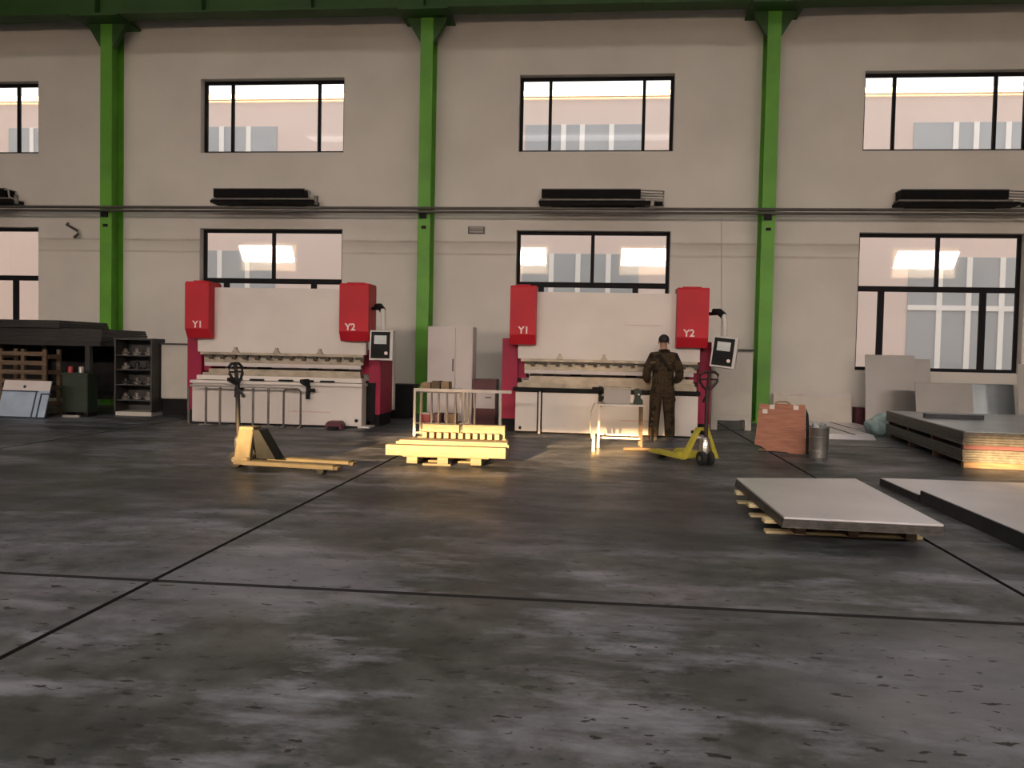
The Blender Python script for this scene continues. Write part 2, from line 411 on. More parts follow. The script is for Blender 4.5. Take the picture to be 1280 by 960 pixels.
# unit heaters on the wall, each with a wire guard
hn = ['black wall heater cut off by the left edge of the picture', 'black wall heater above the left press brake',
      'black wall heater above the right press brake', 'black wall heater above the window at the right']
hx = [(-16.1, 0), (-8.83, 0), (-1.30, 1), (6.30, 1)]
for (x0, kind), lb in zip(hx, hn):
    h = thing('wall_heater', lb, 'heater', (x0, D, 4.62), 0, 'wall heaters'); W = 2.16
    box('housing', 'heater_black', h, 0, W, -.42, -.06, .20, .38, .01)
    box('top_lip', 'heater_metal', h, 0, W, -.44, -.02, .385, .40)
    box('outlet', 'heater_metal', h, -.04, W+.1, -.40, -.06, .155, .185)
    box('tray', 'heater_black', h, -.06, W+.22, -.46, -.04, .07, .14, .008)
    box('backing_plate', 'heater_black', h, .2, W-.1, -.06, 0, .05, .36)
    if kind:
        t = MB()
        for y in (-.40, -.12):
            t.tube([(W, y, .37), (W+.50, y, .35), (W+.50, y, .03), (W+.1, y, .03)], .012, 6)
            t.tube([(W, y, .25), (W+.50, y, .23)], .009, 6)
        t.tube([(W+.5, -.4, .35), (W+.5, -.12, .35)], .012, 6)
        t.build('wire_guard', 'bar_steel', h)
        MB().cyl((W+.30, -.3, .10), (W+.48, -.3, .10), .05).build('valve', 'heater_black', h)
    else:
        t = MB()
        t.tube([(W-.02, -.40, .37), (W+.08, -.40, .36), (W+.10, -.40, .20), (W+.26, -.40, .12)], .022, 6)
        t.build('elbow_pipe', 'bar_pale', h)
        MB().cyl((W+.24, -.35, .05), (W+.24, -.35, .24), .05).build('valve', 'heater_metal', h)
# small wall details
v = thing('wall_vent', 'small grey louvred vent plate on the wall right of the middle column', 'vent', (-2.79, D, 4.08))
box('plate', 'pipe_grey', v, -.19, .19, -.03, 0, 0, .16)
for q in range(3): box('louvre', 'wall_seam', v, -.16, .16, -.045, -.03, .03+.045*q, .05+.045*q)
hk = MB().tube([(-12.63, D-.01, 4.26), (-12.60, D-.10, 4.22), (-12.32, D-.14, 4.08), (-12.28, D-.14, 4.00), (-12.40, D-.12, 3.92)], .032, 8).build('pipe_stub', 'pipe_grey', None, 0, True)
tag(hk, 'bent dark pipe stub sticking out of the wall left of the first column', 'pipe')
cb = MB().tube([(2.66, D-.012, 4.44), (2.68, D-.012, 3.5), (2.72, D-.012, 2.2), (2.72, D-.012, 1.4)], .012, 6).build('wall_cable', 'wall_seam', None)
tag(cb, 'thin cable running down the wall beside the right column', 'cable')

# ================================================================== OUTSIDE
struct(box('ground', 'yard_concrete', None, -60, 60, -60, 70, -.6, -.31))
FYD = 31.0
fb = thing('opposite_building', 'pale pink building across the yard seen through the windows', 'building', (0, FYD, -.3))
FZ = .3
box('facade', 'facade_pink', fb, -45, 45, 0, 6, 0, 10.75+FZ)
box('parapet', 'facade_white', fb, -45, 45, -.12, 6, 10.75+FZ, 10.95+FZ)
for k in range(-3, 4):
    x0 = -2.81+13.66*k
    for (z0, z1) in ((7.2, 9.75), (.7, 5.07)):
        f_ = box('window', 'facade_glass', fb, x0, x0+4.24, -.03, 0, z0+FZ, z1+FZ)
        for q in (.33, .49, .74) if z0 > 5 else (.25, .48, .74):
            box('mullion', 'facade_white', f_, x0+4.24*q-.09, x0+4.24*q+.09, -.07, -.03, z0+FZ, z1+FZ)
        if z0 < 5: box('transom', 'facade_white', f_, x0, x0+4.24, -.065, -.03, 3.2+FZ, 3.38+FZ)
    x2 = x0-6.9
    f_ = box('window', 'facade_glass', fb, x2+.3, x2+2.2, -.03, 0, 7.2+FZ, 9.75+FZ)
    box('mullion', 'facade_white', f_, x2+1.2, x2+1.36, -.07, -.03, 7.2+FZ, 9.75+FZ)
sh = thing('sun_blocker', 'long low block added behind the camera to cut off the low sun', 'building', (0, -24, -.3))  # added unseen block, its top edge trims the low sun
box('body', 'yard_concrete', sh, -40, 40, -4, 0, 0, 5.1+.3)
box('blocker_edge', 'facade_white', sh, -40, 40, -4, .05, 5.40, 5.44)

# ================================================================== PRESS BRAKES
def text_mesh(txt, size, material, parent, loc, rot, name='marking'):
    cu = bpy.data.curves.new('t', 'FONT'); cu.body = txt; cu.size = size; cu.align_x = 'CENTER'; cu.extrude = .002; cu.offset = size*.02
    to = bpy.data.objects.new('t', cu); COL.objects.link(to); bpy.context.view_layer.update()
    me = bpy.data.meshes.new_from_object(to.evaluated_get(bpy.context.evaluated_depsgraph_get()))
    bpy.data.objects.remove(to); bpy.data.curves.remove(cu)
    me.materials.clear(); me.materials.append(MATS[material])
    o = bpy.data.objects.new(name, me); COL.objects.link(o); o.location = loc; o.rotation_euler = rot; o.parent = parent; return o
def press_brake(label, X, variant):
    """origin on the floor at the middle of the front; y runs back"""
    t = thing('press_brake', label, 'machine', (X, 14.6, 0), 0, 'press brakes')
    # bed
    if variant:
        d = box('bed_door', 'machine_white', t, -1.57, -1.19, 0, .02, .04, .72, .006)
        box('handle', 'black_plastic', d, -1.50, -1.46, -.02, 0, .07, .12)
        box('door_post', 'machine_white', t, -1.165, -1.125, -.02, .05, .0, .73, .006)
        box('bed_panel', 'machine_white', t, -1.10, 1.57, 0, .05, .03, .72, .006)
        box('bed_back', 'machine_dark', t, -1.56, 1.56, .05, .30, .0, .70)
        box('bed_shelf', 'machine_dark', t, -1.62, 1.60, -.04, .30, .735, .80, .006)
        MB().cyl((1.49, -.012, .11), (1.49, 0, .11), .03).build('bolt', 'black_plastic', t)
    else:
        box('bed_panel', 'machine_white', t, -1.58, 1.58, 0, .30, .03, .73, .008)
        box('bed_shelf', 'machine_white', t, -1.60, 1.60, -.06, .30, .735, .79, .006)
        MB().cyl((1.49, -.012, .13), (1.49, 0, .13), .03).build('bolt', 'black_plastic', t)
    box('bed_table', 'machine_white' if not variant else 'tool_steel', t, -1.55, 1.55, .10, .36, .80, .88, .005)
    box('lower_die', 'tool_steel', t, -1.35, 1.50, .17, .29, .88, 1.0, .004)
    box('die_holder', 'tool_steel', t, -1.45, 1.52, .13, .33, .88, .93, .004)
    # back gauge seen in the gap
    box('back_gauge_beam', 'cabinet_white', t, -1.40, 1.42, .95, 1.05, .92, 1.16, .005)
    for x in (-1.05, -.55, .45, .95): box('gauge_finger', 'tool_dark', t, x-.10, x+.10, .70, .95, 1.0, 1.05, .004)
    # ram
    box('ram', 'machine_white', t, -1.56, 1.60, .16, .26, 1.305, 2.48, .006)
    box('ram_edge', 'tool_steel', t, -1.50, 1.56, .145, .27, 1.255, 1.305)
    for q in range(14):
        x = -1.42+q*.218
        c = box('clamp', 'tool_dark', t, x, x+.165, .12, .22, 1.215, 1.262, .004)
        box('wedge', 'tool_dark', c, x+.10, x+.165, .105, .12, 1.175, 1.225)
    box('upper_punch', 'tool_steel', t, -1.44, 1.55, .18, .24, 1.115, 1.215)
    box('punch_tip', 'cabinet_white', t, -1.44, 1.50, .19, .23, 1.045, 1.115)
    for x in (-.82, -.05, .76):
        MB().prism([(x-.07, 1.30), (x+.07, 1.30), (x+.025, 1.36), (x+.02, 1.40), (x-.02, 1.40), (x-.025, 1.36)], 'y', .10, .16).build('crowning_knob', 'tool_steel', t)
    # red cylinder covers with lettering
    for x0, x1, txt in ((-1.69, -1.24, 'Y1'), (1.17, 1.70, 'Y2')):
        cv = MB().prism([(-.08, 1.72), (.02, 1.55), (.45, 1.55), (.45, 2.54), (.42, 2.57), (-.05, 2.57), (-.08, 2.54)], 'x', x0, x1).build('cylinder_cover', 'machine_red', t, .006)
        text_mesh(txt, .17, 'print_white', cv, ((x0+x1)/2 + (.0 if txt == 'Y2' else .02) - (.06 if txt == 'Y2' else 0), -.084, 1.74), (R(90), 0, 0))
        box('cover_cap', 'machine_red', t, x0+.1, x1-.12, .05, .3, 2.57, 2.595)
    # side frames and rear housing
    for s in (-1, 1):
        x0, x1 = (1.60, 1.82) if s > 0 else (-1.86, -1.58)
        MB().prism([(.36, .22), (.36, 1.66), (1.25, 1.66), (1.25, .22)], 'x', x0, x1).build('side_frame', 'machine_crimson', t, .01)
        box('side_plinth', 'machine_dark', t, x0+.02, x1-.02, .40, 1.23, 0, .22)
        if s > 0 and not variant: box('recess_shade', 'machine_dark', t, x0-.01, x0+.13, .33, .36, .10, .80)  # dark plate painted in for the shade of an opening
        if s > 0: box('rear_edge', 'machine_white', t, x0+.04, x1+.02, 1.25, 1.42, .25, 1.62, .006)
        MB().prism([(.45, .95), (1.1, .95), (1.1, 1.40), (.45, 1.40)], 'x', *( (1.45, 1.60) if s > 0 else (-1.58, -1.43))).build('throat_cheek', 'machine_crimson', t)
    box('rear_housing', 'machine_white', t, -1.30, 1.10, .60, 1.4, 1.5, 2.42, .01)
    box('rear_bed', 'machine_dark', t, -1.55, 1.57, .40, 1.24, 0, .80)
    box('foot_plate', 'machine_white', t, 1.50, 1.72, .02, .40, .0, .03)
    # support arms
    for x in ((-.70, .62) if not variant else (-.10, 1.05)):
        a_ = MB().prism([(-.10, .86), (-.10, .82), (-.02, .74), (-.06, .50), (-.12, .50), (-.10, .72), (-.42, .80), (-.42, .86)], 'x', x-.03, x+.03).build('support_arm', 'black_plastic', t)
        box('arm_rail', 'black_plastic', a_, x-.14, x+.10, -.10, -.06, .80, .84)
        MB().cyl((x+.03, -.09, .66), (x+.13, -.09, .66), .03).build('knob', 'black_plastic', a_)
    if not variant:
        for x in (-.36, .18, .95): box('tool_bit', 'black_plastic', t, x-.14, x+.10, .0, .09, .80, .83)
        for x in (-.5, .08, 1.1): box('tool_bit', 'machine_dark', t, x-.12, x+.12, .33, .40, .93, .96)
    # pendant control
    px = 1.70
    MB().tube([(1.70, .15, 2.14), (1.80, .10, 2.14)], .03, 8).build('pendant_bracket', 'black_plastic', t)
    MB().tube([(1.80, .10, 2.17), (1.88, .02, 2.17), (1.95, -.05, 2.10)], .06, 10).build('pendant_elbow', 'black_plastic', t, 0, True)
    MB().tube([(1.95, -.05, 2.12), (1.97, -.08, 1.98), (1.97, -.08, 1.76)], .045, 10).build('pendant_tube', 'panel_case', t, 0, True)
    M = Matrix.Translation((1.96, -.12, 1.48)) @ Matrix.Rotation(R(0 if not variant else -14), 4, 'Z') @ Matrix.Rotation(R(-5), 4, 'X') @ Matrix.Rotation(R(0 if not variant else 6), 4, 'Y')
    def pb(name, m_, x0, x1, y0, y1, z0, z1, par):
        return MB().box(x0, x1, y0, y1, z0, z1, M).build(name, m_, par)
    cs = pb('control_panel', 'panel_case', -.20, .21, -.06, .10, -.26, .26, t)
    pb('face', 'black_plastic', -.175, .16, -.068, -.06, -.23, .235, cs)
    pb('screen', 'screen_grey', -.12, .10, -.074, -.068, .02, .17, cs)
    pb('keypad', 'machine_dark', -.13, .05, -.073, -.068, -.18, -.03, cs)
    MB().tube([M @ Vector((.10, -.065, -.14)), M @ Vector((.10, -.085, -.14))], .03, 10).build('button', 'print_white', cs)
    if variant:
        box('stripe', 'print_pink', t, .30, .95, .155, .16, 1.92, 1.93)
        box('stripe', 'print_pink', t, .25, .85, -.003, 0, .26, .28)
    else:
        box('stripe', 'print_pink', t, .25, 1.0, -.003, 0, .26, .275)
    return t
press_brake('red and white press brake behind the steel barrier, left of the two', -5.73, 0)
press_brake('red and white press brake with the worker standing in front of it', .17, 1)
# foot pedal
fp = thing('foot_pedal', 'dark red hooded foot pedal on the floor before the left press brake', 'pedal', (-4.55, 14.35, 0))
MB().prism([(-.15, 0), (.15, 0), (.15, .09), (.10, .14), (-.10, .14), (-.15, .09)], 'y', -.10, .12).build('hood', 'maroon', fp, .008)
box('pedal', 'black_plastic', fp, -.09, .09, -.17, -.10, .01, .05)

# ================================================================== WORKER
def skin_mesh(name, verts, edges, root, material, parent, sub=2):
    me = bpy.data.meshes.new(name); me.from_pydata([v[:3] for v in verts], edges, [])
    o = bpy.data.objects.new(name, me); COL.objects.link(o)
    o.modifiers.new('skin', 'SKIN').use_smooth_shade = True
    for i, v in enumerate(verts):
        d = me.skin_vertices[0].data[i]; d.radius = v[3] if isinstance(v[3], tuple) else (v[3], v[3]); d.use_root = (i == root)
    s = o.modifiers.new('sub', 'SUBSURF'); s.levels = sub; s.render_levels = sub
    bpy.context.view_layer.update()
    m2 = bpy.data.meshes.new_from_object(o.evaluated_get(bpy.context.evaluated_depsgraph_get()))
    bpy.data.objects.remove(o); bpy.data.meshes.remove(me)
    m2.materials.clear(); m2.materials.append(MATS[material]); m2.name = name
    for p in m2.polygons: p.use_smooth = True
    o = bpy.data.objects.new(name, m2); COL.objects.link(o); o.parent = parent; return o
man = thing('person', 'worker in brown camouflage suit standing with his back to us at the press brake', 'person', (1.09, 14.02, 0), R(4))
V = [(0, 0, .95, (.15, .11)), (0, .0, 1.10, (.14, .105)), (0, .0, 1.27, (.165, .115)), (0, -.02, 1.41, (.12, .085)), (0, -.005, 1.50, .056),
     (0, .025, 1.575, (.066, .072)), (0, .03, 1.64, (.074, .088)), (0, .02, 1.70, (.062, .075)), (0, .125, 1.61, .012)]
E_ = [(0, 1), (1, 2), (2, 3), (3, 4), (4, 5), (5, 6), (6, 7), (6, 8)]
def limb(chain, start):
    prev = start
    for p in chain:
        V.append(p); E_.append((prev, len(V)-1)); prev = len(V)-1
    return prev
for s in (-1, 1):
    limb([(s*.10, 0, .86, .095), (s*.115, .02, .49, .06), (s*.125, -.01, .12, .042), (s*.135, .10, .045, .038), (s*.14, .17, .035, .03)], 0)
    wr = limb([(s*.19, -.01, 1.385, .07), (s*.265, -.03, 1.13, .048), (s*.225, .16, .965, .034), (s*.20, .225, .945, (.034, .022))], 3)
    for q, (dx, ln, dz) in enumerate(((-.03, .075, .012), (-.01, .09, .0), (.01, .085, -.008), (.03, .065, -.014))):
        bx_, by_, bz_ = V[wr][0]+dx, V[wr][1]+.03, V[wr][2]
        limb([(bx_, by_, bz_, .011), (bx_, by_+ln*.5, bz_-.012, .0095), (bx_, by_+ln*.8, bz_-.04, .008)], wr)
    limb([(V[wr][0]-s*.045, V[wr][1]+.005, V[wr][2]+.0, .012), (V[wr][0]-s*.06, V[wr][1]+.045, V[wr][2]-.01, .010)], wr)
skin_mesh('body', V, E_, 0, 'skin', man)
# jacket
JV = [(0, 0, .78, (.20, .145)), (0, 0, .90, (.20, .148)), (0, 0, 1.08, (.192, .14)), (0, 0, 1.27, (.205, .15)), (0, -.02, 1.40, (.15, .11)), (0, -.012, 1.475, (.075, .07))]
JE = [(0, 1), (1, 2), (2, 3), (3, 4), (4, 5)]
for s in (-1, 1):
    p = 4
    for q in ((s*.17, -.015, 1.385, .095), (s*.225, -.025, 1.27, .085), (s*.275, -.03, 1.12, .078), (s*.265, .05, 1.02, .068), (s*.228, .15, .965, .055)):
        JV.append(q); JE.append((p, len(JV)-1)); p = len(JV)-1
jk = skin_mesh('jacket', JV, JE, 2, 'camouflage', man)
MB().tube([(-.075, -.06, 1.485), (-.04, -.095, 1.49), (0, -.105, 1.492), (.04, -.095, 1.49), (.075, -.06, 1.485), (.085, 0, 1.475)], .022, 8).build('collar', 'camouflage', jk, 0, True)
MB().tube([(.2*math.cos(t), .145*math.sin(t), .80) for t in [2*math.pi*k/20 for k in range(21)]], .012, 6).build('hem', 'camouflage', jk, 0, True)
TV = [(0, 0, 1.0, (.165, .125)), (0, 0, .88, (.175, .13))]; TE = [(0, 1)]
for s in (-1, 1):
    p = 1
    for q in ((s*.10, 0, .78, .125), (s*.115, .02, .50, .102), (s*.13, .0, .28, .095), (s*.135, .0, .10, .092), (s*.135, .005, .07, .09)):
        TV.append(q); TE.append((p, len(TV)-1)); p = len(TV)-1
skin_mesh('trousers', TV, TE, 0, 'camouflage', man)
for s in (-1, 1):
    MB().prism([(s*.135-.05, -.08), (s*.135+.05, -.08), (s*.145+.055, .08), (s*.145+.03, .20), (s*.145-.03, .20), (s*.145-.055, .08)], 'z', 0, .085).build('boot', 'boots', man, .018, True)
# hair, ears, face
hb = MB().sphere((0, .012, 1.668), (.088, .104, .088), 20, 12)
hb.f = [f for f in hb.f if not all(hb.v[i][2] < 1.635 or (hb.v[i][1] > .06 and hb.v[i][2] < 1.70) for i in f)]
hb.build('hair', 'hair', man, 0, True)
for s in (-1, 1):
    MB().sphere((s*.082, .02, 1.625), (.012, .022, .032), 8, 6).build('ear', 'skin', man, 0, True)
    MB().sphere((s*.032, .108, 1.645), .011, 8, 6).build('eye', 'print_white', man, 0, True)
box('mouth', 'red_paint', man, -.022, .022, .098, .106, 1.572, 1.580)

# ================================================================== WORK STAND IN FRONT OF THE RIGHT PRESS BRAKE
ws = thing('work_stand', 'rusty steel stand with thin legs left of the worker', 'stand', (.36, 12.95, 0))
box('top', 'bar_pale', ws, -.34, .36, -.28, .30, .63, .66, .004)
for x, y in ((-.31, -.25), (.33, -.25), (-.31, .27), (.33, .27)):
    box('leg', 'brown_wood' if x > 0 else 'bar_pale', ws, x-.018, x+.018, y-.018, y+.018, 0, .63)
for y in (-.25, .27): box('stretcher', 'bar_pale', ws, -.31, .33, y-.012, y+.012, .14, .165)
box('stretcher', 'bar_pale', ws, -.322, -.298, -.25, .27, .14, .165)
bt = thing('steel_box', 'square bright steel box standing on the thin-legged stand', 'box', (.32, 12.95, .66))
MB().box(-.20, .20, -.17, .17, 0, .23).build('body', 'steel_sheet', bt, .01)
box('rim', 'tool_steel', bt, -.215, .215, -.185, .185, .23, .25, .004)
vs = thing('bench_clamp', 'dark green clamp standing beside the steel box on the stand', 'clamp', (.64, 12.93, .66))
MB().prism([(-.07, 0), (.07, 0), (.07, .06), (.03, .10), (.05, .20), (.0, .24), (-.07, .22), (-.05, .10)], 'y', -.08, .08).build('jaw', 'bin_green', vs, .006)
MB().tube([(.0, -.16, .15), (.0, .14, .15)], .015, 8).build('screw', 'chrome', vs)
bs = MB()
prof = [(.0, .55), (-.03, .50), (-.055, .42), (-.065, .30), (-.06, .15), (-.035, .03), (-.02, 0)]
pts = [(p[0], p[1]) for p in prof] + [(p[0]+.012, p[1]) for p in reversed(prof)]
bs.prism(pts, 'y', -.10, .22)
o = bs.build('bent_sheet', 'steel_sheet'); o.location = (-.02, 12.95, .16); tag(o, 'curved grey steel sheet leaning on the left side of the stand', 'metal sheet')
o.location.z = .10
rd = MB().tube([(0, 0, .022), (.25, .06, .022), (.95, .10, .022)], .022, 8).build('floor_bar', 'brown_wood'); rd.location = (.42, 12.42, 0)
tag(rd, 'dark steel bar lying on the floor by the worker’s feet'.replace('’', "'"), 'bar')
pl = MB().box(-.02, .02, -.02, .02, 0, .26).build('short_post', 'pale_wood'); pl.location = (-.02, 12.15, 0)
tag(pl, 'short pale wooden post standing on the sunlit floor before the stand', 'post')

# ================================================================== PALLET TRUCKS
def pallet_truck(label, loc, rz, paint, hmat, lean, flen=1.12, dep=.18):
    t = thing('pallet_truck', label, 'pallet truck', loc, rz, 'pallet trucks')
    for s in (-1, 1):
        y0 = s*.20
        f_ = MB().prism([(y0-.08, .065), (y0-.08, .105), (y0-.065, .115), (y0+.065, .115), (y0+.08, .105), (y0+.08, .065)], 'x', .0, flen).build('fork', paint, t)
        MB().prism([(y0-.08, .065), (y0+.08, .065), (y0+.05, .10), (y0-.05, .10)], 'x', flen, flen+.05).build('fork_tip', paint, f_)
        MB().cyl((flen-.17, y0-.05, .04), (flen-.17, y0+.05, .04), .04, None, 14).build('load_roller', 'rubber', t)
        # sloping A-frame leg
        MB().add([(-.16, s*.03, .46), (-.16, s*.09, .46), (-.16+dep, s*.09, .46), (-.16+dep, s*.03, .46),
                  (-.12, s*.21, .065), (-.12, s*.28, .065), (-.12+dep*1.1, s*.28, .065), (-.12+dep*1.1, s*.21, .065)],
                 [(0, 1, 2, 3), (4, 5, 6, 7), (0, 1, 5, 4), (1, 2, 6, 5), (2, 3, 7, 6), (3, 0, 4, 7)]).build('frame_leg', paint, t, .006)
    box('cross_member', paint, t, -.02, .06, -.27, .27, .065, .15, .006)
    box('head_plate', paint, t, -.16, -.16+dep, -.09, .09, .44, .48, .006)
    if dep > .1: MB().prism([(.02, .45), (.10, .45), (.32, .12), (.06, .12)], 'y', -.10, .10).build('shade_gusset', 'gusset_shade', t)  # near-black plate standing in for the frame's shaded side
    MB().lathe([(0, .10), (.065, .10), (.065, .28), (.045, .31), (.0, .31)], 16, Matrix.Translation((-.20, 0, .05))).build('pump', 'chrome', t, 0, True)
    for s in (-1, 1):
        wh = MB().cyl((-.22, s*.03, .09), (-.22, s*.085, .09), .09, None, 20).build('steer_wheel', 'rubber', t, 0, True)
        MB().cyl((-.22, s*.085, .09), (-.22, s*.092, .09), .035, None, 14).build('hub', 'chrome', wh)
    z0, z1 = .34, .96; x0 = -.22; x1 = x0-lean
    MB().tube([(x0, 0, .09), (x0, 0, z0)], .03, 10).build('fork_yoke', 'chrome', t)
    MB().tube([(x0, 0, z0), (x1, 0, z1)], .026, 10).build('drawbar', hmat, t, 0, True)
    lp = [(x1, 0, z1), (x1-.01, -.08, z1+.06), (x1-.02, -.135, z1+.13), (x1-.03, -.135, z1+.21), (x1-.035, -.08, z1+.245), (x1-.035, 0, z1+.25),
          (x1-.035, .08, z1+.245), (x1-.03, .135, z1+.21), (x1-.02, .135, z1+.13), (x1-.01, .08, z1+.06), (x1, 0, z1)]
    hl = MB().tube(lp, .017, 8).build('handle_loop', hmat, t, 0, True)
    MB().tube([(x1, 0, z1), (x1-.035, 0, z1+.25)], .022, 8).build('control_stem', hmat, hl)
    MB().tube([(x1-.02, -.13, z1+.15), (x1-.02, .13, z1+.15)], .012, 6).build('handle_rail', hmat, hl)
    MB().tube([(x1+.02, 0, z1-.06), (x1+.09, 0, z1-.14)], .018, 6).build('release_lever', hmat, hl)
    return t
pallet_truck('orange pallet truck with upright black handle, standing before the left press brake', (-3.94, 9.42, 0), R(-8), 'jack_orange', 'handle_black', .02)
pallet_truck('yellow pallet truck with dark handle, standing right of the worker', (1.33, 11.22, 0), R(116), 'jack_yellow', 'handle_maroon', .0, .72, .07)

# ================================================================== TIMBER STACK (sunlit)
pt = thing('wooden_pallet', 'small pale wooden pallet carrying the sunlit timber', 'pallet', (-1.80, 10.1, 0))
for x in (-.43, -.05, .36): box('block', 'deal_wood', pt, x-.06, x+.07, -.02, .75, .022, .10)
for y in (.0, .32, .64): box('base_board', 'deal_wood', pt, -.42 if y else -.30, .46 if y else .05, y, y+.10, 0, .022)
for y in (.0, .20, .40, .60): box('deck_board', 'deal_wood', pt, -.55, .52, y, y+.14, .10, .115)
def plank(label, x0, x1, y0, y1, z0, z1):
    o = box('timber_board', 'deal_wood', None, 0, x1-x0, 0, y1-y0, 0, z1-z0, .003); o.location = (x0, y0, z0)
    return tag(o, label, 'timber', 'timber boards on the small pallet')
plank('thick pale board along the front of the sunlit timber stack', -2.55, -1.07, 10.05, 10.20, .117, .245)
plank('second thick pale board lying behind the front one of the timber stack', -2.46, -1.05, 10.21, 10.36, .117, .275)
plank('third thick pale board in the middle of the timber stack', -2.36, -1.09, 10.37, 10.52, .117, .295)
plank('thick pale board at the back of the timber stack', -2.26, -1.12, 10.53, 10.80, .117, .305)
plank('thin pale board laid flat over the front of the timber stack', -2.40, -1.06, 10.14, 10.34, .277, .300)
ORD = 'first second third fourth fifth sixth seventh eighth ninth tenth eleventh'.split()
for q in range(11):
    x = -2.17+q*.092
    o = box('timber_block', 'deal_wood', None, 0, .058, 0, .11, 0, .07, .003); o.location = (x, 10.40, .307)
    tag(o, ORD[q]+' little wooden block from the left in the row along the timber stack', 'wood block', 'row of blocks on the timber stack')
plank('left one of the two top boards of the timber stack', -2.20, -1.725, 10.56, 10.68, .307, .465)
plank('right one of the two top boards of the timber stack', -1.685, -1.14, 10.56, 10.68, .307, .470)

# ================================================================== BETWEEN THE MACHINES
cg = thing('bar_cage', 'low steel cage of thin upright bars between the two press brakes', 'cage', (-2.17, 13.6, 0))
box('top_rail', 'bar_pale', cg, -.82, .80, -.025, .025, .735, .785, .004); box('rear_rail', 'bar_pale', cg, -.82, -.10, .5, .54, .735, .785, .004)
for x in (-.70, -.52, -.40, -.26, -.12, .04, .10, .20): box('upright_bar', 'bar_steel', cg, x-.014, x+.014, -.014, .014, .05, .735)
for x in (-.80, .62): box('corner_post', 'bar_pale', cg, x-.02, x+.02, -.02, .02, 0, .735)
for x in (-.80, -.12): box('corner_post', 'bar_pale', cg, x-.02, x+.02, .50, .54, 0, .735)
for y in (-.01, .52): box('foot_rail', 'bar_steel', cg, -.80, .62, y-.014, y+.014, .04, .07)
box('shelf', 'bar_steel', cg, -.80, -.10, 0, .52, .20, .22); box('top_shelf', 'bar_steel', cg, -.80, -.10, 0, .52, .715, .735)
for q, (x, wd, h, mt, lb) in enumerate(((-2.80, .16, .09, 'cardboard', 'small tan carton at the left end on top of the bar cage'), (-2.62, .14, .12, 'brown_wood', 'brown carton second from the left on top of the bar cage'),
                              (-2.46, .13, .11, 'cardboard', 'tan carton on the right on top of the bar cage'))):
    b_ = thing('carton', lb, 'carton', (x-.1, 13.72, .785 if False else .735), 0, 'cartons on the bar cage')
    box('body', mt, b_, 0, wd, 0, .3, 0, h+.05, .004); box('tape', 'paper_white', b_, wd*.4, wd*.6, -.002, .302, h+.05, h+.052)
for (x, wd, mt, lb) in ((-2.90, .16, 'red_paint', 'red and white part box on the lower shelf of the bar cage'), (-2.68, .14, 'maroon', 'dark red part box on the lower shelf of the bar cage'), (-2.48, .18, 'cardboard', 'tan part box on the lower shelf of the bar cage')):
    b_ = thing('part_box', lb, 'box', (x, 13.7, .22), 0, 'part boxes in the bar cage')
    box('body', mt, b_, 0, wd, 0, .25, 0, .13, .004); box('lid', 'paper_white' if mt == 'red_paint' else mt, b_, -.005, wd+.005, -.005, .255, .13, .15)
wc = thing('metal_cabinet', 'tall off-white metal cabinet behind the bar cage', 'cabinet', (-2.82, 16.0, 0))
box('body', 'cabinet_white', wc, -.44, .44, .02, .50, 0, 1.88, .006)
d1 = box('door', 'cabinet_white', wc, -.43, .10, 0, .02, .05, 1.86, .004); box('handle', 'bar_steel', d1, .05, .075, -.025, 0, 1.02, 1.26)
box('door', 'cabinet_white', wc, .11, .43, 0, .02, .05, 1.86, .004)
mc = thing('drawer_cabinet', 'dark maroon drawer cabinet with white front beside the right press brake', 'cabinet', (-2.06, 16.0, 0))
box('body', 'maroon', mc, -.31, .15, .02, .45, 0, .88, .006)
d1 = box('drawer', 'cabinet_white', mc, -.29, .13, 0, .02, .32, .62, .004); box('handle', 'bar_steel', d1, -.06, .06, -.02, 0, .52, .545)
box('drawer', 'maroon', mc, -.29, .13, 0, .02, .04, .30, .004)
bb = thing('waste_bin', 'black bin behind the right end of the left press brake', 'bin', (-4.05, 17.2, 0))
MB().prism([(-.24, 0), (.24, 0), (.30, .66), (-.30, .66)], 'y', -.25, .25).build('body', 'black_plastic', bb, .01); box('rim', 'black_plastic', bb, -.32, .32, -.28, .28, .66, .70, .006)

# barrier in front of the left press brake
br = thing('steel_barrier', 'row of thin dark steel uprights standing before the left press brake', 'barrier', (-6.26, 14.32, 0))
MB().tube([(-.95, 0, .70), (.92, 0, .70)], .02, 8).build('top_rail', 'bar_pale', br)
for q, x in enumerate((-.97, -.65, -.39, -.08, .22, .50)):
    box('upright', 'bar_steel', br, x-.016, x+.016, -.016, .016, .02, .68)
for x in (-.65, -.08, .50): box('foot', 'bar_steel', br, x-.12, x+.12, -.03, .03, 0, .025)
MB().tube([(.78, 0, .02), (.78, 0, .62), (.80, 0, .66), (.84, 0, .68), (1.03, 0, .68), (1.07, 0, .66), (1.09, 0, .62), (1.09, 0, .02)], .02, 8).build('end_hoop', 'bar_steel', br, 0, True)
for x in (.78, 1.09): box('foot', 'bar_steel', br, x-.03, x+.03, -.10, .06, 0, .025)

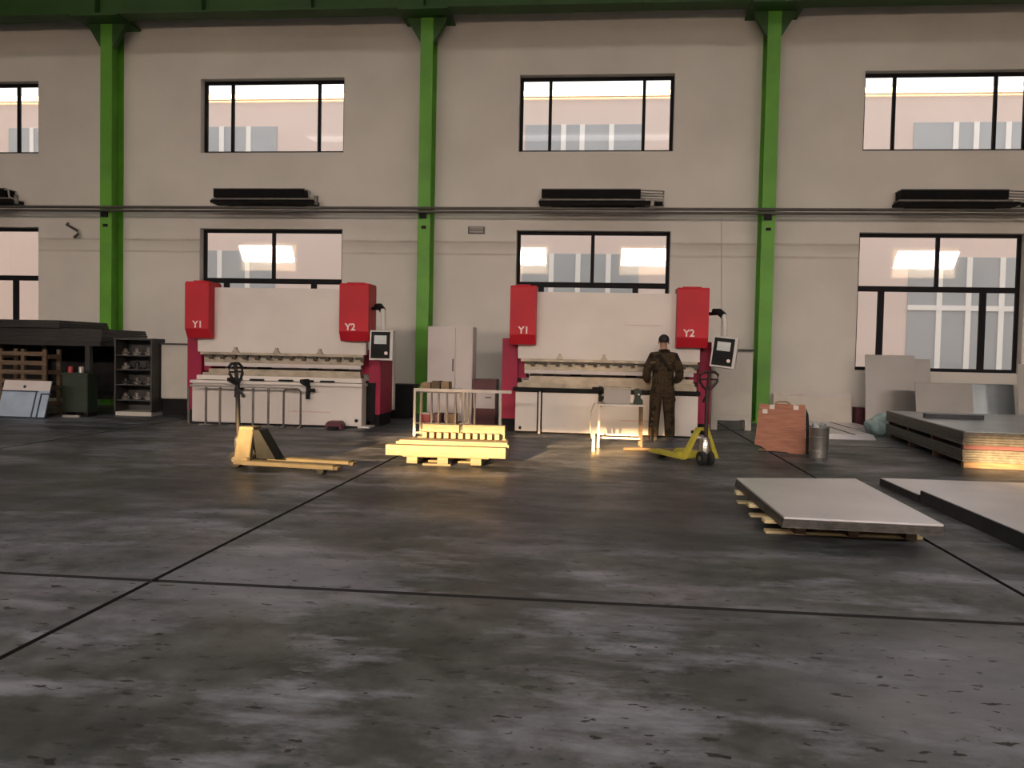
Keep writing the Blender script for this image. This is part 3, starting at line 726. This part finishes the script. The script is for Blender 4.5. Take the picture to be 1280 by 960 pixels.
# ================================================================== LEFT SIDE
ec = thing('open_cabinet', 'dark grey cabinet standing open with parts on its shelves, left of the press brake', 'cabinet', (-9.08, 15.7, 0))
for a in ((-.39, -.36, 0, .5, .08, 1.5), (.36, .39, 0, .5, .08, 1.5)): box('side_panel', 'cabinet_dark', ec, *a)
box('back_panel', 'cabinet_dark', ec, -.36, .36, .47, .5, .08, 1.5); box('top', 'cabinet_dark', ec, -.39, .39, 0, .5, 1.5, 1.53)
for z in (.30, .60, .90, 1.18): box('shelf', 'cabinet_dark', ec, -.36, .36, .02, .47, z, z+.02)
box('plinth', 'cabinet_grey', ec, -.37, .37, .02, .48, 0, .08)
k = 0
pn = ['grey', 'silver', 'dark', 'pale']
for z, row in ((.32, 'bottom'), (.62, 'second'), (.92, 'third'), (1.20, 'top')):
    for q in range(3):
        x = -.26+q*.24; mt = ['bar_steel', 'steel_dark', 'heater_metal'][(q+k) % 3]; k += 2 if q == 1 else 1
        o = thing('machine_part', ['left', 'middle', 'right'][q]+' machine part on the '+row+' shelf of the open cabinet', 'machine part', (-9.08+x, 15.9, z), 0, 'parts in the open cabinet')
        MB().lathe([(0, 0), (.075, 0), (.075, .03), (.045, .05), (.045, .11+.02*q), (.02, .13+.02*q), (0, .13+.02*q)], 12).build('body', mt, o, 0, True)
        box('flange', mt, o, -.08, .08, -.02, .02, .03, .06)
gc = thing('metal_cabinet', 'plain beige-grey cabinet on a dark plinth left of the press brake', 'cabinet', (-8.27, 16.0, 0))
box('body', 'cabinet_grey', gc, -.40, .40, .02, .5, .34, 1.42, .008); box('plinth', 'machine_dark', gc, -.38, .38, .05, .5, 0, .34)
box('door', 'cabinet_grey', gc, -.39, .39, 0, .02, .36, 1.40, .004); box('top_cap', 'cabinet_dark', gc, -.42, .42, -.02, .52, 1.42, 1.45)
# sheet rack at the far left
rk = thing('sheet_rack', 'dark steel rack at the left edge carrying a stack of dark sheets', 'rack', (-11.6, 15.6, 0))
for x, y in ((-2.2, .1), (1.6, .1), (-2.2, 1.5), (1.6, 1.5), (-.3, .1), (-.3, 1.5)): box('post', 'steel_dark', rk, x-.05, x+.05, y-.05, y+.05, 0, 1.36)
box('deck', 'steel_dark', rk, -2.4, 1.9, 0, 1.7, 1.36, 1.44); box('lower_deck', 'steel_dark', rk, -2.4, 1.9, .3, 1.7, .30, .36)
box('back_sheet', 'machine_dark', rk, -2.4, 1.9, 1.62, 1.66, .36, 1.36)
for q, (x0, x1, y0, z0, z1, lb) in enumerate(((-2.5, 1.95, -.05, 1.44, 1.56, 'lowest dark sheet pack on the steel rack at the left'), (-2.5, 1.92, .02, 1.562, 1.70, 'middle dark sheet pack on the steel rack at the left'), (-2.5, 1.05, 0, 1.702, 1.86, 'topmost dark sheet pack on the steel rack at the left'))):
    o = thing('sheet_pack', lb, 'metal sheets', (-11.6, 15.6, z0), 0, 'sheet packs on the rack')
    h = z1-z0
    for i in range(3): box('sheet', 'steel_dark', o, x0, x1-.02*i, y0+.03*i, 1.7, h*i/3, h*(i+1)/3-.004)
cr = thing('slatted_crate', 'old brown wooden slatted crate below the sheet rack', 'crate', (-10.93, 15.05, 0))
for x in (-.46, 0, .44): box('post', 'brown_wood', cr, x-.035, x+.035, 0, .05, 0, 1.28)
for x in (-.46, .44): box('post', 'brown_wood', cr, x-.035, x+.035, .42, .47, 0, 1.28)
for q in range(7): box('slat', 'brown_wood', cr, -.50, .50, -.02, 0, .10+.175*q, .18+.175*q)
for q in range(4):
    for x in (-.5, .48): box('slat', 'brown_wood', cr, x, x+.02, .05, .42, .2+.3*q, .28+.3*q)
box('floor_board', 'brown_wood', cr, -.46, .46, .02, .45, .06, .09)
wp = thing('framed_panel', 'white panel with dark blue bands leaning on the slatted crate', 'panel', (-10.68, 14.62, 0))
wp.rotation_euler = (R(-18), 0, R(-3))
box('board', 'blue_film', wp, -.48, .50, 0, .02, .02, .72); 
box('band', 'blue_dark', wp, -.52, .27, -.006, 0, .50, .525); box('band', 'blue_dark', wp, .22, .25, -.006, 0, .02, .50); box('band', 'blue_dark', wp, .33, .36, -.006, 0, .02, .48); box('band', 'blue_dark', wp, .33, .54, -.006, 0, .455, .48)
box('top_strip', 'cabinet_white', wp, -.48, .50, -.004, 0, .525, .72); box('bottom_rail', 'blue_dark', wp, -.50, .52, -.01, .02, 0, .02)
MB().cyl((-.03, -.012, .60), (-.03, -.004, .60), .03, None, 12).build('hole_cap', 'blue_dark', wp)
o = box('wood_batten', 'bar_pale', None, 0, .34, 0, .06, 0, .04); o.location = (-10.1, 15.0, 0); tag(o, 'pale batten lying on the floor beside the leaning blue-white panel', 'batten')
gb = thing('steel_bin', 'dark green steel bin beside the crate under the sheet rack', 'bin', (-9.93, 15.2, 0))
box('body', 'bin_green', gb, -.30, .22, 0, .34, .08, .80, .01); box('rim', 'bin_green', gb, -.32, .24, -.02, .36, .80, .84)
for x in (-.26, .18): box('foot', 'machine_dark', gb, x-.04, x+.04, .02, .32, 0, .08)
for (x, z, mt, lb) in ((-10.12, .84, 'red_paint', 'red tin standing on the dark green steel bin'), (-9.90, .84, 'bar_pale', 'small pale tin standing on the dark green steel bin')):
    o = MB().lathe([(0, 0), (.05, 0), (.05, .10), (.04, .12), (0, .12)], 14).build('tin', mt, None, 0, True); o.location = (x, 15.3, z); tag(o, lb, 'tin', 'tins on the bin')

# ================================================================== RIGHT SIDE
rc = thing('control_cabinet', 'grey control cabinet on legs right of the right press brake', 'cabinet', (2.62, 16.5, 0))
box('body', 'cabinet_grey', rc, -.40, .36, .02, .50, .26, 1.52, .008); box('door', 'cabinet_grey', rc, -.38, .34, 0, .02, .32, 1.50, .005); box('top_cap', 'cabinet_dark', rc, -.42, .38, -.02, .52, 1.52, 1.56)
box('base_frame', 'cabinet_grey', rc, -.40, .36, 0, .5, .20, .26)
for x in (-.34, .30): 
    for y in (.05, .45): box('leg', 'cabinet_grey', rc, x-.06, x+.06, y-.05, y+.05, 0, .20)
# brown leaning board
pb_ = thing('leaning_board', 'reddish brown plywood board leaning back beside the steel bucket', 'board', (2.72, 12.72, 0), R(-6))
pb_.rotation_euler = (R(-14), 0, R(-10))
MB().prism([(-.36, .12), (-.24, .08), (-.18, .03), (.10, .02), (.14, -.0), (.36, .0), (.35, .74), (.22, .74), (.20, .72), (.14, .745), (-.06, .745), (-.10, .72), (-.30, .74)], 'y', 0, .02).build('sheet', 'plywood', pb_)
for x, z in ((-.22, .62), (-.12, .69), (.22, .69)): box('tape', 'paper_white', pb_, x-.035, x+.035, -.003, 0, z-.03, z+.035)
MB().tube([(-.08, .0, .745), (-.04, 0, .775), (.08, 0, .78), (.13, 0, .75)], .012, 6).build('rope_handle', 'cardboard', pb_)
box('foot_batten', 'brown_wood', pb_, -.30, .34, .03, .07, 0.02, .06)
MB().prism([(.37, .0), (.44, .02), (.40, .60), (.36, .70)], 'y', .03, .05).build('backing_sheet', 'black_plastic', pb_)
bk = thing('steel_bucket', 'shiny steel bucket of offcuts beside the leaning brown board', 'bucket', (3.17, 12.3, 0))
MB().lathe([(0, 0), (.125, 0), (.13, .02), (.135, .42), (.142, .43), (.135, .44), (.128, .42), (.12, .03), (0, .03)], 28).build('body', 'bucket_steel', bk, 0, True)
for z in (.10, .30): MB().tube([(.136*math.cos(t), .136*math.sin(t), z) for t in [2*math.pi*q/24 for q in range(25)]], .005, 6).build('hoop', 'bucket_steel', bk)
for q in range(7):
    a = q*.9; MB().box(-.006, .006, -.02, .02, .1, .47+.015*(q % 3), Matrix.Translation((.06*math.cos(a), .06*math.sin(a), 0)) @ Matrix.Rotation(a, 4, 'Z') @ Matrix.Rotation(.12, 4, 'X')).build('offcut', 'steel_film', bk)
# long beige board at the wall, maroon box
o = thing('long_board', 'long low beige board leaning on the wall right of the column', 'board', (4.72, 18.72, 0)); o.rotation_euler = (R(-10), 0, 0)
box('board', 'board_beige', o, -.86, .78, 0, .02, 0, .66); box('edge_strip', 'cabinet_white', o, -.86, .78, -.006, 0, .60, .66)
for x in (-.75, -.45, -.30): box('sticker', 'print_pink', o, x-.06, x+.06, -.009, -.006, .615, .645)
o = thing('maroon_box', 'small dark maroon box by the wall between the beige board and the grey sheets', 'box', (5.66, 18.6, 0)); box('body', 'maroon', o, -.10, .10, 0, .3, 0, .36, .005); box('lid', 'maroon', o, -.105, .105, -.005, .305, .36, .38)
# leaning grey sheets under the right window
def leaner(label, x, y, wd, h, ang, mt, rz=0):
    o = thing('leaning_sheet', label, 'metal sheet', (x, y, 0), 0, 'sheets leaning at the wall'); o.rotation_euler = (R(-ang), 0, R(rz))
    box('sheet', mt, o, 0, wd, 0, .015, 0, h); box('edge_fold', mt, o, 0, wd, -.012, 0, h-.012, h); return o
leaner('tall grey steel sheet leaning below the left side of the right window', 5.63, 18.2, 1.0, 1.53, 8, 'steel_sheet')
leaner('narrower grey sheet just behind the tall one below the right window', 6.52, 18.40, .5, 1.46, 8, 'steel_sheet')
leaner('wide low grey sheet leaning under the right window, left one', 6.30, 17.2, 1.08, 1.0, 12, 'steel_sheet')
leaner('wide low bluish sheet leaning under the right window, right one', 7.36, 17.25, .82, 1.0, 12, 'steel_film')
leaner('grey sheet standing at the right edge of the picture', 7.92, 16.6, 1.2, 1.40, 8, 'steel_sheet')
# low packs of galvanised sheet on the floor
for (x0, x1, y0, y1, h, lb) in ((3.62, 4.9, 15.25, 16.9, .09, 'flat pack of galvanised sheets on the floor beyond the steel bucket'), (4.05, 5.5, 17.0, 18.45, .07, 'flat galvanised sheets on the floor along the beige board')):
    o = thing('galvanised_pack', lb, 'metal sheets', (x0, y0, 0), 0, 'flat packs on the floor')
    for i in range(3): box('sheet', 'galv', o, .02*i, x1-x0-.015*i, .012*i, y1-y0, h*i/3, h*(i+1)/3-.004)
    for x in (.2, .9): box('strap', 'machine_dark', o, x, x+.04, -.004, y1-y0, h-.003, h)
# plastic wrap heap
random.seed(11)
mb = MB().sphere((0, 0, .17), (.24, .20, .20), 22, 14)
mb.v = [(x*(1+.22*math.sin(9*z+5*x)), y*(1+.2*math.cos(8*x+7*z)), max(0, z+.06*math.sin(14*x+9*y))) for x, y, z in mb.v]
o = mb.build('plastic_wrap', 'plastic_wrap', None, 0, True); o.location = (5.33, 16.45, .0); tag(o, 'crumpled pale teal plastic wrap beside the stacked plates', 'plastic wrap')
# plate stack on timber (long, sunlit end)
st = thing('plate_stack', 'tall stack of steel plates in two layers on timber at the right edge', 'metal plates', (4.83, 11.6, 0), R(-6))
LX, LY = 2.4, 4.4
for y in (.15, 1.5, 2.9, 4.2): box('runner', 'brown_wood', st, .05, LX-.05, y-.06, y+.06, 0, .085)
for i in range(5): box('plate', 'steel_edge', st, .012*random.random(), LX, .012*random.random(), LY, .086+.033*i, .086+.033*(i+1)-.003)
for y in (.06, 1.5, 2.9, 4.2): box('spacer', 'maroon', st, .03, LX-.1, y, y+.10, .252, .308)
for i in range(5): box('plate', 'steel_edge', st, .012*random.random(), LX, .015*random.random(), LY, .310+.034*i, .310+.034*(i+1)-.003)
box('top_sheet', 'steel_film', st, .03, LX, .01, LY-.05, .480, .488)
o = thing('angle_profile', 'dark folded steel profile lying on top of the plate stack', 'profile', (5.30, 14.1, .490), R(-6))
MB().prism([(0, 0), (.16, 0), (.16, .05), (.14, .05), (.14, .012), (.02, .012), (.02, .07), (0, .07)], 'x', 0, .85).build('body', 'steel_darkedge', o)
box('end_plate', 'steel_darkedge', o, -.01, 0, 0, .16, 0, .07)
# bright sheet pack on its pallet
sp = thing('wooden_pallet', 'flat wooden pallet under the bright sheet pack in the foreground', 'pallet', (1.40, 6.72, 0))
for x in (.22, .62, 1.05): box('runner', 'brown_wood', sp, x-.04, x+.04, .0, 1.72, .022, .085)
for y in (.12, .80, 1.45): box('base_board', 'pale_wood', sp, -.02, 1.18, y, y+.10, 0, .022)
for y in (.10, .78, 1.45): box('deck_board', 'pale_wood', sp, -.04, 1.12, y, y+.12, .085, .115)
bp_ = thing('bright_sheet_pack', 'bright flat pack of steel sheets lying on the foreground pallet', 'metal sheets', (1.43, 6.52, .115))
for i in range(5):
    MB().add([(0+.004*i, 0, .017*i), (1.15, -.06, .017*i), (1.21, 2.28, .017*i), (-.03+.004*i, 2.02, .017*i)] + [(0+.004*i, 0, .017*i+.015), (1.15, -.06, .017*i+.015), (1.21, 2.28, .017*i+.015), (-.03+.004*i, 2.02, .017*i+.015)],
             [(0, 1, 2, 3), (4, 5, 6, 7), (0, 1, 5, 4), (1, 2, 6, 5), (2, 3, 7, 6), (3, 0, 4, 7)]).build('sheet', 'galv' if i == 4 else 'steel_edge', bp_)
# dark-edged sheets on the floor at the right
for (x0, x1, y0, y1, h, lb) in ((3.21, 6.2, 5.6, 8.62, .13, 'dark-edged stack of grey sheets on the floor at the right, the nearer one'), (3.20, 6.0, 8.66, 9.78, .08, 'dark-edged stack of grey sheets on the floor, the farther lower one')):
    o = thing('floor_sheet_stack', lb, 'metal sheets', (x0, y0, 0), 0, 'sheet stacks on the floor at the right')
    box('stack_body', 'steel_darkedge', o, 0, x1-x0, 0, y1-y0, 0, h-.006); box('top_sheet', 'galv', o, .01, x1-x0, .01, y1-y0, h-.006, h)
